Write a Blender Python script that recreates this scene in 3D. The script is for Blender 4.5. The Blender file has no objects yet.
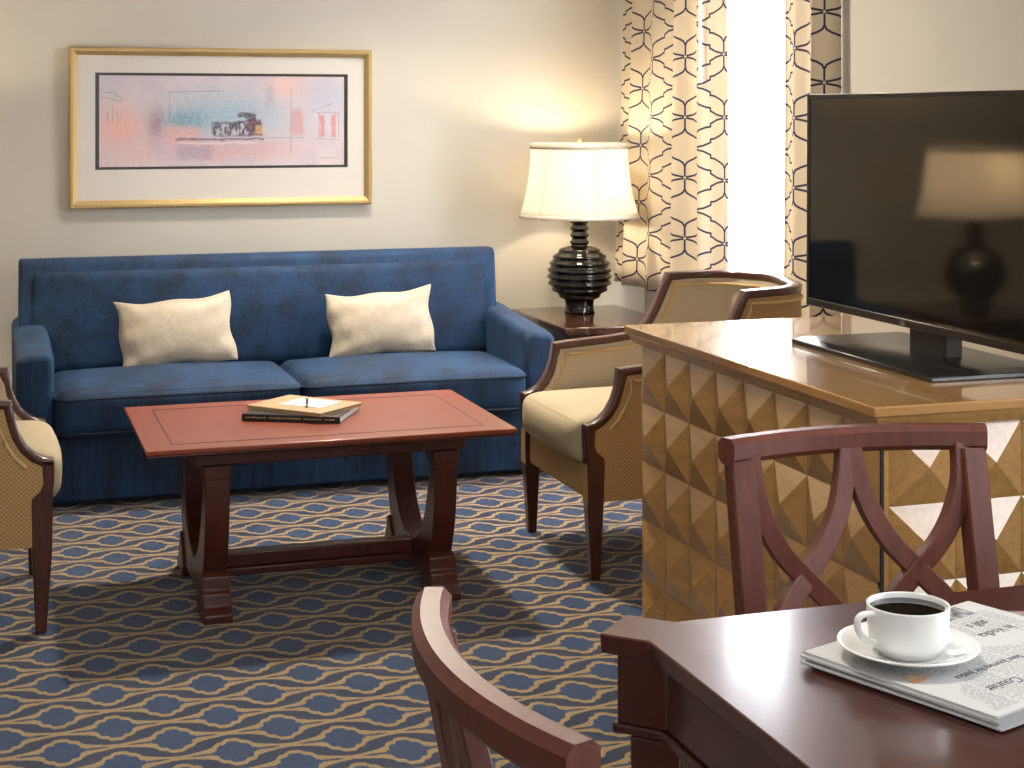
import bpy, bmesh, math, random
from mathutils import Vector, Matrix
random.seed(7)
sc = bpy.context.scene
col = sc.collection
PI = math.pi
R = math.radians

# ------------------------------------------------------------------ nodes
class X:
    """a float socket with arithmetic"""
    def __init__(s, t, k): s.t, s.k = t, k
    def _m(s, op, *a, clamp=False):
        n = s.t.nodes.new('ShaderNodeMath'); n.operation = op; n.use_clamp = clamp
        for i, v in enumerate((s,) + a):
            if isinstance(v, X): s.t.links.new(v.k, n.inputs[i])
            else: n.inputs[i].default_value = v
        return X(s.t, n.outputs[0])
    def __add__(s, o): return s._m('ADD', o)
    __radd__ = __add__
    def __sub__(s, o): return s._m('SUBTRACT', o)
    def __rsub__(s, o): return s._m('MULTIPLY_ADD', -1.0, o)
    def __mul__(s, o): return s._m('MULTIPLY', o)
    __rmul__ = __mul__
    def __truediv__(s, o): return s._m('DIVIDE', o)
    def abs(s): return s._m('ABSOLUTE')
    def sqrt(s): return s._m('SQRT')
    def sin(s): return s._m('SINE')
    def min(s, o): return s._m('MINIMUM', o)
    def max(s, o): return s._m('MAXIMUM', o)
    def pp(s, o): return s._m('PINGPONG', o)
    def clamp(s): return s._m('ADD', 0.0, clamp=True)
    def step(s, a, b):
        """0 at a, 1 at b, clamped"""
        return s._m('MULTIPLY_ADD', 1.0 / (b - a), -a / (b - a), clamp=True)
    def exp(s): return s._m('EXPONENT')

class Mat:
    def __init__(s, name, rough=.5, **kw):
        s.m = bpy.data.materials.new(name); s.m.use_nodes = True
        s.t = s.m.node_tree; s.b = s.t.nodes['Principled BSDF']; s.out = s.t.nodes['Material Output']
        s.b.inputs['Roughness'].default_value = rough
        for k, v in kw.items():
            s.b.inputs[k.replace('_', ' ')].default_value = v
    def node(s, kind, **kw):
        n = s.t.nodes.new(kind)
        for k, v in kw.items(): setattr(n, k, v)
        return n
    def coord(s, which='Object', scale=(1, 1, 1), loc=(0, 0, 0), rot=(0, 0, 0)):
        c = s.node('ShaderNodeTexCoord'); mp = s.node('ShaderNodeMapping')
        s.t.links.new(c.outputs[which], mp.inputs[0])
        mp.inputs['Scale'].default_value = scale; mp.inputs['Location'].default_value = loc
        mp.inputs['Rotation'].default_value = rot
        return mp.outputs[0]
    def xyz(s, vec):
        n = s.node('ShaderNodeSeparateXYZ'); s.t.links.new(vec, n.inputs[0])
        return [X(s.t, o) for o in n.outputs]
    def noise(s, vec, scale=5, detail=3, rough=.5, dist=0):
        n = s.node('ShaderNodeTexNoise'); s.t.links.new(vec, n.inputs['Vector'])
        n.inputs['Scale'].default_value = scale; n.inputs['Detail'].default_value = detail
        n.inputs['Roughness'].default_value = rough; n.inputs['Distortion'].default_value = dist
        return X(s.t, n.outputs[0])
    def mix(s, f, a, b, mode='MIX'):
        n = s.node('ShaderNodeMix', data_type='RGBA', blend_type=mode)
        for sock, v in ((n.inputs[0], f), (n.inputs[6], a), (n.inputs[7], b)):
            if isinstance(v, X): s.t.links.new(v.k, sock)
            elif hasattr(v, 'is_output'): s.t.links.new(v, sock)
            elif isinstance(v, (int, float)): sock.default_value = v
            else: sock.default_value = tuple(v) + (1,)
        return n.outputs[2]
    def color(s, c):
        if hasattr(c, 'is_output'): s.t.links.new(c, s.b.inputs['Base Color'])
        else: s.b.inputs['Base Color'].default_value = tuple(c) + (1,)
        return s
    def bump(s, h, strength=.3, dist=.01):
        n = s.node('ShaderNodeBump'); n.inputs['Strength'].default_value = strength; n.inputs['Distance'].default_value = dist
        s.t.links.new(h.k, n.inputs['Height']); s.t.links.new(n.outputs[0], s.b.inputs['Normal'])
        return s
    def rough(s, x): s.t.links.new(x.k, s.b.inputs['Roughness']); return s
    def curve(s, x, pts, xmax):
        """piecewise curve of x in [0,xmax]; the values are scaled into 0..1 by xmax"""
        n = s.node('ShaderNodeFloatCurve'); cv = n.mapping.curves[0]
        n.mapping.use_clip = False
        s.t.links.new((x * (1 / xmax)).k, n.inputs['Value'])
        cv.points[0].location = (pts[0][0] / xmax, pts[0][1] / xmax); cv.points[1].location = (pts[-1][0] / xmax, pts[-1][1] / xmax)
        for p in pts[1:-1]: cv.points.new(p[0] / xmax, p[1] / xmax)
        for p in cv.points: p.handle_type = 'VECTOR'
        n.mapping.update()
        return X(s.t, n.outputs[0]) * xmax

def srgb(r, g, b):
    f = lambda c: (c / 255 / 12.92) if c / 255 <= .04045 else ((c / 255 + .055) / 1.055) ** 2.4
    return (f(r), f(g), f(b))

def plain(name, c, rough=.5, nz=.06, scale=30, **kw):
    m = Mat(name, rough, **kw)
    n = m.noise(m.coord(), scale)
    lo = tuple(v * (1 - nz) for v in c); hi = tuple(min(1, v * (1 + nz)) for v in c)
    m.color(m.mix(n, lo, hi)); return m

def wood(name, dark, light, rough=.25, axis=0, coat=.4, crough=.06, grain=1.0, kscale=1.0):
    m = Mat(name, rough); m.b.inputs['Coat Weight'].default_value = coat; m.b.inputs['Coat Roughness'].default_value = crough
    sc_ = [30 * kscale] * 3; sc_[axis] = 2.2 * kscale
    n = m.noise(m.coord('Object', tuple(sc_)), 1.6, 5, .6, .6)
    n2 = m.noise(m.coord('Object', tuple(v * 4 for v in sc_)), 1.5, 3)
    big = m.noise(m.coord('Object', (3, 3, 3)), 1.5, 2)
    f = ((n - .5) * 1.6 * grain + (n2 - .5) * .5 * grain + (big - .5) * .6 + .5).clamp()
    m.color(m.mix(f, dark, light))
    return m

M = {}
# walls
m = Mat('cream_wall_paint', .75); n = m.noise(m.coord(), 2.2, 3); f = m.noise(m.coord(), 160, 2)
m.color(m.mix(n, (.60, .565, .49), (.63, .595, .515))).bump(f, .05, .002); M['wall'] = m
M['ceil'] = plain('white_ceiling_paint', (.80, .78, .73), .9)
M['trim'] = plain('white_trim_paint', (.78, .74, .66), .4)
# carpet
m = Mat('trellis_carpet', .95); m.b.inputs['Sheen Weight'].default_value = .15
P = m.coord(); wob = m.noise(P, 110, 3); wob2 = m.noise(m.coord('Object', (1, 1, 1), (3.7, 1.2, 0)), 110, 3)
x, y, z = m.xyz(P)
x = x + (wob - .5) * .008; y = y + (wob2 - .5) * .008
DX, DY = .119, .110
cx_ = (x - .174 + 20 * DX).pp(DX); cy_ = (y - 3.872 + 40 * DY).pp(DY)
OUT = [(0, .0775), (.013, .0755), (.019, .0665), (.023, .0605), (.031, .0585), (.038, .052), (.042, .0405), (.047, .0345), (.054, .0305), (.065, .0245), (.08, .0195), (.1, .0135), (DX, .0105)]
INN = [(0, .0600), (.012, .0580), (.0160, .0495), (.0185, .0430), (.0280, .0415), (.0340, .0355), (.0365, .0250), (.0385, .0140), (.0455, .0120), (.0490, .0055), (.06, .0056), (.085, .0048), (.100, .000), (DX, -.01)]
def med(mm, a, b):
    o = mm.curve(a, OUT, .12) - b
    i = mm.curve(a, INN, .12) - b
    return o.step(-.0015, .0015), i.step(-.0015, .0015)
o1, i1 = med(m, cx_, cy_)
o2, i2 = med(m, DX - cx_, DY - cy_)
sp = m.noise(P, 150, 4, .8); sp2 = m.noise(m.coord(), 1.3, 3)
blue = m.mix((sp - .5) * 1.9 + .5, srgb(5, 26, 56), srgb(26, 66, 110))
navy = m.mix((sp - .5) * 1.6 + .5, srgb(8, 19, 44), srgb(24, 44, 80))
tan = m.mix((sp - .5) * 1.8 + .5, srgb(112, 88, 54), srgb(178, 150, 104))
o = o1.max(o2); i = i1.max(i2)
core = (cx_ * cx_ + cy_ * cy_).sqrt().step(.072, .064).max(((DX - cx_) * (DX - cx_) + (DY - cy_) * (DY - cy_)).sqrt().step(.072, .064))
c = m.mix(o, navy, tan)
inner = m.mix(core, navy, blue)
c = m.mix(i, c, inner)
m.color(c).bump(m.noise(P, 700, 2), .5, .004); M['carpet'] = m
# blue velvet
m = Mat('blue_velvet', .75); m.b.inputs['Sheen Weight'].default_value = .08; m.b.inputs['Sheen Roughness'].default_value = .35
m.b.inputs['Sheen Tint'].default_value = (.35, .55, .9, 1)
n1 = m.noise(m.coord('Object', (150, 150, 6)), 1, 3, .6); n2 = m.noise(m.coord('Object', (7, 7, 4)), 1, 4, .65)
f = ((n1 - .5) * 1.6 + (n2 - .5) * 2.4 + .45).clamp()
m.color(m.mix(f, (.0018, .012, .038), (.008, .052, .142))).bump(n1, .15, .003); M['velvet'] = m
M['velvet_dark'] = plain('navy_piping_cloth', (.008, .02, .05), .8)
# cushions
m = Mat('cream_brocade', .5); m.b.inputs['Sheen Weight'].default_value = .3
v = m.node('ShaderNodeTexVoronoi'); v.feature = 'F1'; m.t.links.new(m.coord('Object', (1, 1, 1)), v.inputs['Vector']); v.inputs['Scale'].default_value = 13
d = X(m.t, v.outputs['Distance']); ring = ((d * 34).sin() * .5 + .5)
n = m.noise(m.coord(), 40, 4)
m.color(m.mix((ring * .16 + n * .7), srgb(176, 160, 136), srgb(206, 194, 174))).bump(m.noise(m.coord(), 18, 3), .25, .01); M['brocade'] = m
# chair fabrics
def dotted(name, base, dot, base2):
    m = Mat(name, .85); m.b.inputs['Sheen Weight'].default_value = .15
    UV = m.node('ShaderNodeUVMap'); n_ = m.node('ShaderNodeSeparateXYZ'); m.t.links.new(UV.outputs[0], n_.inputs[0])
    a, b = X(m.t, n_.outputs[0]), X(m.t, n_.outputs[1])
    s_ = .0062
    a1 = a.pp(s_); b1 = b.pp(s_)
    d1 = (a1 * a1 + b1 * b1).sqrt(); a2 = s_ - a1; b2 = s_ - b1; d2 = (a2 * a2 + b2 * b2).sqrt()
    dd = d1.min(d2).step(.0032, .0020)
    nn = m.noise(m.coord(), 180, 2)
    m.color(m.mix(dd * .75, m.mix(nn, base, base2), dot)).bump(dd, .3, .002)
    return m
M['dots'] = dotted('tan_dotted_upholstery', srgb(148, 110, 66), srgb(196, 162, 114), srgb(164, 126, 78))
M['dots_lit'] = dotted('lit_dotted_upholstery', srgb(176, 160, 136), srgb(198, 184, 162), srgb(184, 168, 144))  # same fabric as the outer sides, its brighter lighting put into the colour
M['seat'] = plain('cream_seat_cloth', srgb(172, 156, 126), .85, .10, 140)
M['tancloth'] = plain('tan_apron_cloth', srgb(166, 132, 84), .85, .12, 160)
M['welt'] = plain('beige_welt_cord', srgb(198, 168, 116), .8, .12, 90)
# woods
M['mahog'] = wood('mahogany_frame_wood', (.030, .006, .004), (.085, .020, .012), .28, 2, .5)
M['coffee_top'] = wood('red_mahogany_top_wood', (.165, .026, .010), (.285, .052, .019), .36, 0, .2, .15, .5)
M['coffee_leg'] = wood('red_mahogany_leg_wood', (.034, .0055, .003), (.085, .014, .007), .4, 2, .15)
M['inlay'] = plain('dark_inlay_wood', (.035, .010, .006), .35)
M['dining'] = wood('dark_cherry_table_wood', (.036, .0055, .0035), (.075, .012, .007), .30, 0, .55, .13, .6)
M['dchair'] = wood('reddish_cherry_chair_wood', (.066, .014, .008), (.140, .034, .020), .46, 2, .08, .2)
M['endtab'] = wood('dark_brown_end_table_wood', (.030, .009, .005), (.070, .022, .011), .2, 1, .6)
M['gold_wood'] = wood('golden_satin_wood', (.28, .135, .036), (.52, .285, .088), .32, 1, 1.0, .16, .8)
M['gold_top'] = wood('golden_polished_top_wood', (.31, .150, .043), (.48, .255, .080), .25, 0, 1.0, .05, .6)
M['plinth'] = plain('dark_plinth', (.02, .012, .008), .6)
# misc
M['black_gloss'] = plain('black_glazed_ceramic', (.004, .0035, .003), .06, .1, 20)
M['tv_black'] = plain('black_gloss_plastic', (.006, .006, .006), .25)
M['tv_edge'] = plain('dark_bronze_bezel', (.035, .028, .024), .3, .06, 30, Metallic=.6)
m = plain('dark_tv_screen_glass', (.010, .009, .008), .05, .02); m.b.inputs['Specular IOR Level'].default_value = .75; m.b.inputs['Specular Tint'].default_value = (1, .80, .55, 1); M['screen'] = m
M['white_logo'] = plain('light_grey_logo', (.45, .45, .45), .5)
M['porcelain'] = plain('white_porcelain', (.78, .775, .76), .16, .01, 20)
M['coffee'] = plain('black_coffee', (.004, .002, .0012), .06)
M['brass'] = plain('gold_leaf_frame', (.52, .37, .16), .42, .18, 120, Metallic=.45)
M['steel'] = plain('brushed_metal', (.5, .48, .45), .3, .05, 50, Metallic=1.0)
M['mat'] = plain('pale_grey_mat_board', srgb(224, 219, 210), .9, .02)
M['blackline'] = plain('black_mat_line', (.03, .027, .027), .6)
M['book_black'] = plain('black_book_cover', (.012, .012, .014), .35)
M['pages'] = plain('white_page_edges', (.74, .73, .71), .9, .08, 200)
M['gold_ink'] = plain('dull_gold_ink', (.42, .33, .16), .5)
M['folder'] = plain('tan_leatherette', srgb(176, 150, 112), .55, .06, 90)
M['paper'] = plain('white_notepaper', (.85, .85, .86), .8, .01)
M['pen'] = plain('dark_blue_pen_plastic', (.02, .03, .06), .25)
M['ink'] = plain('grey_black_newsprint_ink', (.10, .10, .105), .9)
# newspaper: columns of small print
m = Mat('newsprint_paper', .9)
P = m.coord(); x, y, z = m.xyz(P)
lines = ((y * 2200).sin()).step(-.1, .5); words = m.noise(m.coord('Object', (260, 330, 1)), 1, 1).step(.42, .5)
colm = ((x + .15).pp(.0265)).step(.0008, .0022); blk = m.noise(m.coord('Object', (9, 12, 1)), 1, 0).step(.40, .43)
inside = x.abs().step(.142, .138) * y.abs().step(.122, .118)
f = lines * words * colm * blk * inside
m.color(m.mix(f * .8, (.56, .56, .56), (.16, .16, .17))); M['news'] = m
M['newsedge'] = plain('stacked_newsprint_edges', (.62, .58, .56), .9, .25, 300)
M['photo'] = None
m = Mat('newsprint_photo', .85); n = m.noise(m.coord(), 70, 3)
m.color(m.mix(n.step(.35, .65), (.06, .06, .07), (.40, .40, .41))); M['photo'] = m
m = Mat('colour_newsprint_photo', .85); n = m.noise(m.coord(), 60, 2); n2 = m.noise(m.coord(loc=(4, 4, 4)), 50, 2)
m.color(m.mix(n.step(.4, .6), m.mix(n2.step(.4, .6), (.5, .10, .10), (.10, .16, .22)), (.20, .30, .28))); M['colphoto'] = m
m = Mat('small_colour_picture', .85); n = m.noise(m.coord(), 110, 2)
m.color(m.mix(n.step(.42, .58), (.62, .30, .18), (.55, .52, .36))); M['picsmall'] = m
# glass
def glassmat(name, refl=.010):
    m = Mat(name); t = m.t
    tr = m.node('ShaderNodeBsdfTransparent'); gl = m.node('ShaderNodeBsdfGlossy'); gl.inputs['Roughness'].default_value = .22
    mx = m.node('ShaderNodeMixShader'); mx.inputs[0].default_value = refl
    t.links.new(tr.outputs[0], mx.inputs[1]); t.links.new(gl.outputs[0], mx.inputs[2])
    t.links.new(mx.outputs[0], m.out.inputs[0]); return m
M['glass'] = glassmat('clear_glass')
# sheer
m = Mat('white_sheer_voile'); t = m.t
tr = m.node('ShaderNodeBsdfTransparent'); tl = m.node('ShaderNodeBsdfTranslucent'); tl.inputs[0].default_value = (.93, .93, .95, 1)
df = m.node('ShaderNodeBsdfDiffuse'); df.inputs[0].default_value = (.9, .9, .92, 1)
a = m.node('ShaderNodeMixShader'); b = m.node('ShaderNodeMixShader'); a.inputs[0].default_value = .15; b.inputs[0].default_value = .9
t.links.new(tl.outputs[0], a.inputs[1]); t.links.new(df.outputs[0], a.inputs[2])
t.links.new(tr.outputs[0], b.inputs[1]); t.links.new(a.outputs[0], b.inputs[2]); t.links.new(b.outputs[0], m.out.inputs[0]); M['sheer'] = m
# lamp shade
def shademat(name, c, tlw):
    m = Mat(name); t = m.t
    tl = m.node('ShaderNodeBsdfTranslucent'); tl.inputs[0].default_value = c + (1,)
    df = m.node('ShaderNodeBsdfDiffuse'); nn = m.noise(m.coord('Object', (60, 60, 60)), 3, 2)
    t.links.new(m.mix(nn, tuple(v * .96 for v in c), c), df.inputs[0])
    a = m.node('ShaderNodeMixShader'); a.inputs[0].default_value = tlw
    t.links.new(df.outputs[0], a.inputs[1]); t.links.new(tl.outputs[0], a.inputs[2]); t.links.new(a.outputs[0], m.out.inputs[0]); return m
M['shade'] = shademat('cream_silk_shade', (.94, .91, .85), .75)
M['shadeband'] = shademat('beige_shade_binding', (.72, .64, .52), .12)
m = Mat('lit_bulb_glass'); m.b.inputs['Emission Color'].default_value = (1, .75, .45, 1); m.b.inputs['Emission Strength'].default_value = 12; M['bulb'] = m

# curtain trellis print
m = Mat('cream_curtain_with_navy_trellis', .8); m.b.inputs['Sheen Weight'].default_value = .1
UV = m.node('ShaderNodeUVMap'); n_ = m.node('ShaderNodeSeparateXYZ'); m.t.links.new(UV.outputs[0], n_.inputs[0])
u, v = X(m.t, n_.outputs[0]), X(m.t, n_.outputs[1])
CX, CY = .165, .124
px, py = u.pp(CX), v.pp(CY)
def seg(px, py, a, b):
    ax, ay = a[0] * CX, a[1] * CY; bx, by = b[0] * CX - ax, b[1] * CY - ay
    qx, qy = px - ax, py - ay; L = bx * bx + by * by
    h = (qx * (bx / L) + qy * (by / L)).clamp()
    ex, ey = qx - h * bx, qy - h * by
    return ex * ex + ey * ey
c1 = [(.05, .03), (.30, .09), (.50, .20), (.50, .30), (.62, .32), (.84, .42), (.95, .50), (1, .62), (1, .95)]
pts = [(c1[k], c1[k + 1]) for k in range(len(c1) - 1)]
pts += [((1 - a[0], 1 - a[1]), (1 - b[0], 1 - b[1])) for a, b in pts]
dm = None
for a, b in pts:
    s_ = seg(px, py, a, b); dm = s_ if dm is None else dm.min(s_)
dm = dm.sqrt()
knot = ((px.abs() * 1.0 + py.abs() * .8)); k2 = (CX - px).abs() + (CY - py).abs() * .8
kd = knot.min(k2)
line = dm.step(.0052, .0028) * kd.step(.004, .006)
wv = m.noise(m.coord('Object', (300, 300, 300)), 1, 2)
m.color(m.mix(line, m.mix(wv, srgb(218, 202, 176), srgb(232, 218, 196)), srgb(44, 46, 78)))
# woven cloth lets a little light through
tl = m.node('ShaderNodeBsdfTranslucent'); m.t.links.new(m.mix(line, (.62, .52, .38), (.03, .03, .06)), tl.inputs[0])
mx = m.node('ShaderNodeMixShader'); mx.inputs[0].default_value = .16
m.t.links.new(m.b.outputs[0], mx.inputs[1]); m.t.links.new(tl.outputs[0], mx.inputs[2]); m.t.links.new(mx.outputs[0], m.out.inputs[0])
M['curtain'] = m

# watercolour print (object space: x across, z up)
m = Mat('pastel_watercolour_print', .6)
P = m.coord(); x, y, z = m.xyz(P)
n1 = m.noise(P, 7, 5, .6, 1.0); n2 = m.noise(m.coord(loc=(5, 0, 2)), 9, 5, .6, .8); n3 = m.noise(m.coord('Object', (1, 1, 4), (1, 0, 7)), 14, 4)
def blob(cx, cz, rx, rz, w=.9):
    a = (x - cx) * (1 / rx); b = (z - cz) * (1 / rz)
    return ((a * a + b * b) * -1.0 + (n1 - .5) * 1.6).exp().clamp() * w
def rect(x0, x1, z0, z1, e=.006, w=1.0):
    xx = x + (n2 - .5) * .035 + (n3 - .5) * .012; zz = z + (n1 - .5) * .03 + (n3 - .5) * .008
    return xx.step(x0 - e, x0 + e) * xx.step(x1 + e, x1 - e) * zz.step(z0 - e, z0 + e) * zz.step(z1 + e, z1 - e) * w
c = m.mix(n1.step(.3, .7), srgb(196, 190, 202), srgb(224, 206, 208))
c = m.mix(blob(-.42, -.03, .10, .09, .8), c, srgb(240, 170, 150))
c = m.mix(blob(-.44, -.15, .2, .06, .5), c, srgb(228, 190, 190))
c = m.mix(blob(.26, .15, .08, .07, .7), c, srgb(244, 190, 176))
c = m.mix(blob(.02, .02, .24, .10, .85), c, srgb(140, 178, 198))
c = m.mix(blob(-.17, .0, .09, .05, .8), c, srgb(96, 152, 174))
c = m.mix(blob(.45, .10, .10, .08, .6), c, srgb(176, 188, 210))
c = m.mix(blob(-.28, -.02, .035, .07, .7), c, srgb(150, 104, 124))
c = m.mix(blob(.0, -.12, .30, .055, .7), c, srgb(208, 158, 164))
c = m.mix(rect(-.25, -.10, -.09, -.02, .012, .7), c, srgb(220, 164, 158))
c = m.mix(rect(-.20, -.05, -.16, -.10, .012, .6), c, srgb(160, 144, 170))
c = m.mix(rect(.28, .33, -.06, .05, .01, .7), c, srgb(206, 144, 150))
c = m.mix(rect(.17, .21, .06, .14, .01, .5), c, srgb(168, 160, 182))
c = m.mix(rect(.40, .42, -.07, .03, .004, .7), c, srgb(200, 110, 120))
c = m.mix(rect(.45, .47, -.07, .03, .004, .7), c, srgb(206, 120, 128))
c = m.mix(rect(-.05, .16, -.062, -.005, .005, .9) * n2.step(.40, .52), c, srgb(56, 60, 84))
c = m.mix(rect(.06, .13, -.06, .035, .005, .9) * n3.step(.42, .52), c, srgb(70, 56, 84))
c = m.mix(rect(.10, .155, -.062, .005, .004, .85), c, srgb(96, 48, 74))
c = m.mix(rect(-.20, .165, -.079, -.071, .003, .8), c, srgb(60, 66, 96))
c = m.mix(rect(-.19, .12, -.094, -.089, .003, .7), c, srgb(232, 226, 230))
c = m.mix(rect(.13, .165, -.055, -.02, .006, .5), c, srgb(236, 190, 110))
c = m.mix(rect(-.045, .10, -.058, -.012, .003, .8) * m.noise(m.coord('Object', (90, 1, 30), (2, 0, 1)), 1, 2).step(.50, .56), c, srgb(206, 196, 206))
def fine(a, b, w=.0022, k=.55):
    ax_, az = a; bx, bz = b[0] - ax_, b[1] - az; L = bx * bx + bz * bz
    h = ((x - ax_) * (bx / L) + (z - az) * (bz / L)).clamp(); ex, ez = (x - ax_) - h * bx, (z - az) * 1.0 - h * bz
    return (ex * ex + ez * ez).sqrt().step(w, w * .3) * k
for a, b in (((-.50, .115), (-.455, .118)), ((-.455, .118), (-.41, .085)), ((-.50, .10), (-.42, .08)), ((-.455, .055), (-.455, .0)), ((-.475, .035), (-.475, -.005)), ((-.435, .035), (-.435, -.005)), ((.37, .04), (.46, .075)), ((.40, .035), (.40, -.07)), ((.485, .03), (.485, -.07)), ((.39, .035), (.49, .035)), ((.385, -.075), (.49, -.082)), ((.17, -.07), (.34, -.072)), ((.28, .14), (.28, -.14)), ((-.225, .12), (-.225, .0)), ((-.225, .12), (.0, .125)), ((.40, -.158), (.48, -.155))):
    c = m.mix(fine(a, b), c, srgb(104, 92, 112))
c = m.mix(m.noise(m.coord('Object', (60, 1, 90)), 1, 4).step(.45, .8) * .35, c, srgb(236, 228, 230))
m.color(c); M['print'] = m

# ------------------------------------------------------------------ mesh building
class MB:
    def __init__(s): s.v, s.f, s.uv = [], [], {}
    def add(s, vs, fs):
        k = len(s.v); s.v += [tuple(v) for v in vs]; s.f += [tuple(i + k for i in f) for f in fs]; return k
    def box(s, c, sz, rz=0, mat=None):
        a, b, d = (q / 2 for q in sz)
        vs = [Vector((x, y, z)) for x in (-a, a) for y in (-b, b) for z in (-d, d)]
        Mx = Matrix.Translation(c) @ (mat if mat else Matrix.Rotation(rz, 4, 'Z'))
        s.add([Mx @ v for v in vs], [(0, 1, 3, 2), (4, 6, 7, 5), (0, 4, 5, 1), (2, 3, 7, 6), (0, 2, 6, 4), (1, 5, 7, 3)])
        return s
    def b2(s, x0, x1, y0, y1, z0, z1):
        return s.box(((x0 + x1) / 2, (y0 + y1) / 2, (z0 + z1) / 2), (x1 - x0, y1 - y0, z1 - z0))
    def loft(s, rings, cap=True, closed=False):
        n = len(rings[0]); k = len(s.v); s.v += [tuple(p) for r in rings for p in r]; m_ = len(rings)
        for i in range(m_ if closed else m_ - 1):
            for j in range(n):
                a, b = k + i * n + j, k + i * n + (j + 1) % n; i2 = (i + 1) % m_
                s.f.append((a, b, k + i2 * n + (j + 1) % n, k + i2 * n + j))
        if cap and not closed:
            s.f.append(tuple(k + j for j in range(n))[::-1]); s.f.append(tuple(k + (m_ - 1) * n + j for j in range(n)))
        return s
    def lathe(s, prof, n=32, c=(0, 0, 0), cap=True):
        return s.loft([[(c[0] + r * math.cos(2 * PI * j / n), c[1] + r * math.sin(2 * PI * j / n), c[2] + z) for j in range(n)] for r, z in prof], cap)
    def sweep(s, path, sec, side=None, closed=False, cap=True):
        """sec: list of (a,b): a along the side vector, b along up"""
        path = [Vector(p) for p in path]; rings = []; n = len(path)
        for i, p in enumerate(path):
            if closed: t = path[(i + 1) % n] - path[i - 1]
            else: t = path[min(i + 1, n - 1)] - path[max(i - 1, 0)]
            t.normalize()
            sv = Vector(side(i) if callable(side) else side) if side is not None else (t.cross(Vector((0, 0, 1))) if abs(t.z) < .95 else Vector((1, 0, 0)))
            sv = (sv - t * sv.dot(t)).normalized(); up = sv.cross(t).normalized()
            k = 1.0
            if 0 < i < n - 1 or closed:
                t1 = (p - path[i - 1]).normalized(); k = 1 / max(.55, t.dot(t1))
            sc_ = sec(i / (n - 1)) if callable(sec) else sec
            rings.append([p + sv * a + up * (b * k) for a, b in sc_])
        return s.loft(rings, cap, closed)
    def tube(s, path, r, n=8, closed=False):
        return s.sweep(path, [(r * math.cos(2 * PI * j / n), r * math.sin(2 * PI * j / n)) for j in range(n)], None, closed)
    def prism(s, poly, f0, f1):
        """poly 2D, f0/f1 map (a,b) -> 3D for the two ends"""
        return s.loft([[f0(*p) for p in poly], [f1(*p) for p in poly]])
    def grid(s, fn, nu, nv, wrapu=False, uvf=None):
        k = len(s.v)
        for i in range(nu + 1):
            for j in range(nv + 1): s.v.append(tuple(fn(i / nu, j / nv)))
        for i in range(nu):
            for j in range(nv):
                q = (k + i * (nv + 1) + j, k + (i + 1) * (nv + 1) + j, k + (i + 1) * (nv + 1) + j + 1, k + i * (nv + 1) + j + 1)
                s.f.append(q)
        if uvf:
            for i in range(nu + 1):
                for j in range(nv + 1): s.uv[k + i * (nv + 1) + j] = uvf(i / nu, j / nv)
        return s
    def mesh(s, name, doubles=0):
        me = bpy.data.meshes.new(name); me.from_pydata(s.v, [], s.f)
        if s.uv:
            l = me.uv_layers.new(name='UVMap')
            for lp in me.loops: l.data[lp.index].uv = s.uv.get(lp.vertex_index, (0, 0))
        bm = bmesh.new(); bm.from_mesh(me)
        if doubles: bmesh.ops.remove_doubles(bm, verts=bm.verts, dist=doubles)
        bmesh.ops.recalc_face_normals(bm, faces=bm.faces); bm.to_mesh(me); bm.free()
        return me

def obj(name, mb, mat, parent=None, bevel=0, smooth=None, sub=0, loc=None, seg=2, doubles=0, rot=None):
    me = mb.mesh(name, doubles) if isinstance(mb, MB) else mb
    o = bpy.data.objects.new(name, me); col.objects.link(o)
    if mat: me.materials.append(M[mat].m if isinstance(mat, str) else mat.m)
    if parent: o.parent = parent
    if loc: o.location = loc
    if rot: o.rotation_euler = rot
    if bevel:
        b = o.modifiers.new('bevel', 'BEVEL'); b.width = bevel; b.segments = seg; b.limit_method = 'ANGLE'; b.angle_limit = R(35)
        b.harden_normals = False
    if sub:
        b = o.modifiers.new('sub', 'SUBSURF'); b.levels = sub; b.render_levels = sub
    if smooth is None: smooth = True
    if smooth:
        for p in me.polygons: p.use_smooth = True
        try: me.set_sharp_from_angle(angle=R(smooth if smooth is not True else 38))
        except Exception: pass
    return o

def tag(o, label, cat, group=None):
    o['label'] = label; o['category'] = cat
    if group: o['group'] = group
    return o
def thing(name, label, cat, loc=(0, 0, 0), rz=0, group=None):
    o = bpy.data.objects.new(name, None); o.empty_display_size = .1; col.objects.link(o); o.location = loc; o.rotation_euler = (0, 0, rz)
    return tag(o, label, cat, group)
def struct(o): o['kind'] = 'structure'; return o
def copy_tree(o, parent=None):
    kids = list(o.children); c = o.copy(); col.objects.link(c)
    if parent: c.parent = parent
    for ch in kids: copy_tree(ch, c)
    return c
def rsec(w, h, r=.3):
    """rounded rectangle section"""
    a, b = w / 2, h / 2; q = min(a, b) * r * 2; pts = []
    for cx, cy, a0 in ((a - q, b - q, 0), (-a + q, b - q, 90), (-a + q, -b + q, 180), (a - q, -b + q, 270)):
        for k in range(4):
            an = R(a0 + k * 30); pts.append((cx + q * math.cos(an), cy + q * math.sin(an)))
    return pts
def csec(w, h, c=.003):
    a, b = w / 2, h / 2
    return [(a, b - c), (a - c, b), (-a + c, b), (-a, b - c), (-a, -b + c), (-a + c, -b), (a - c, -b), (a, -b + c)]
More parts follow.
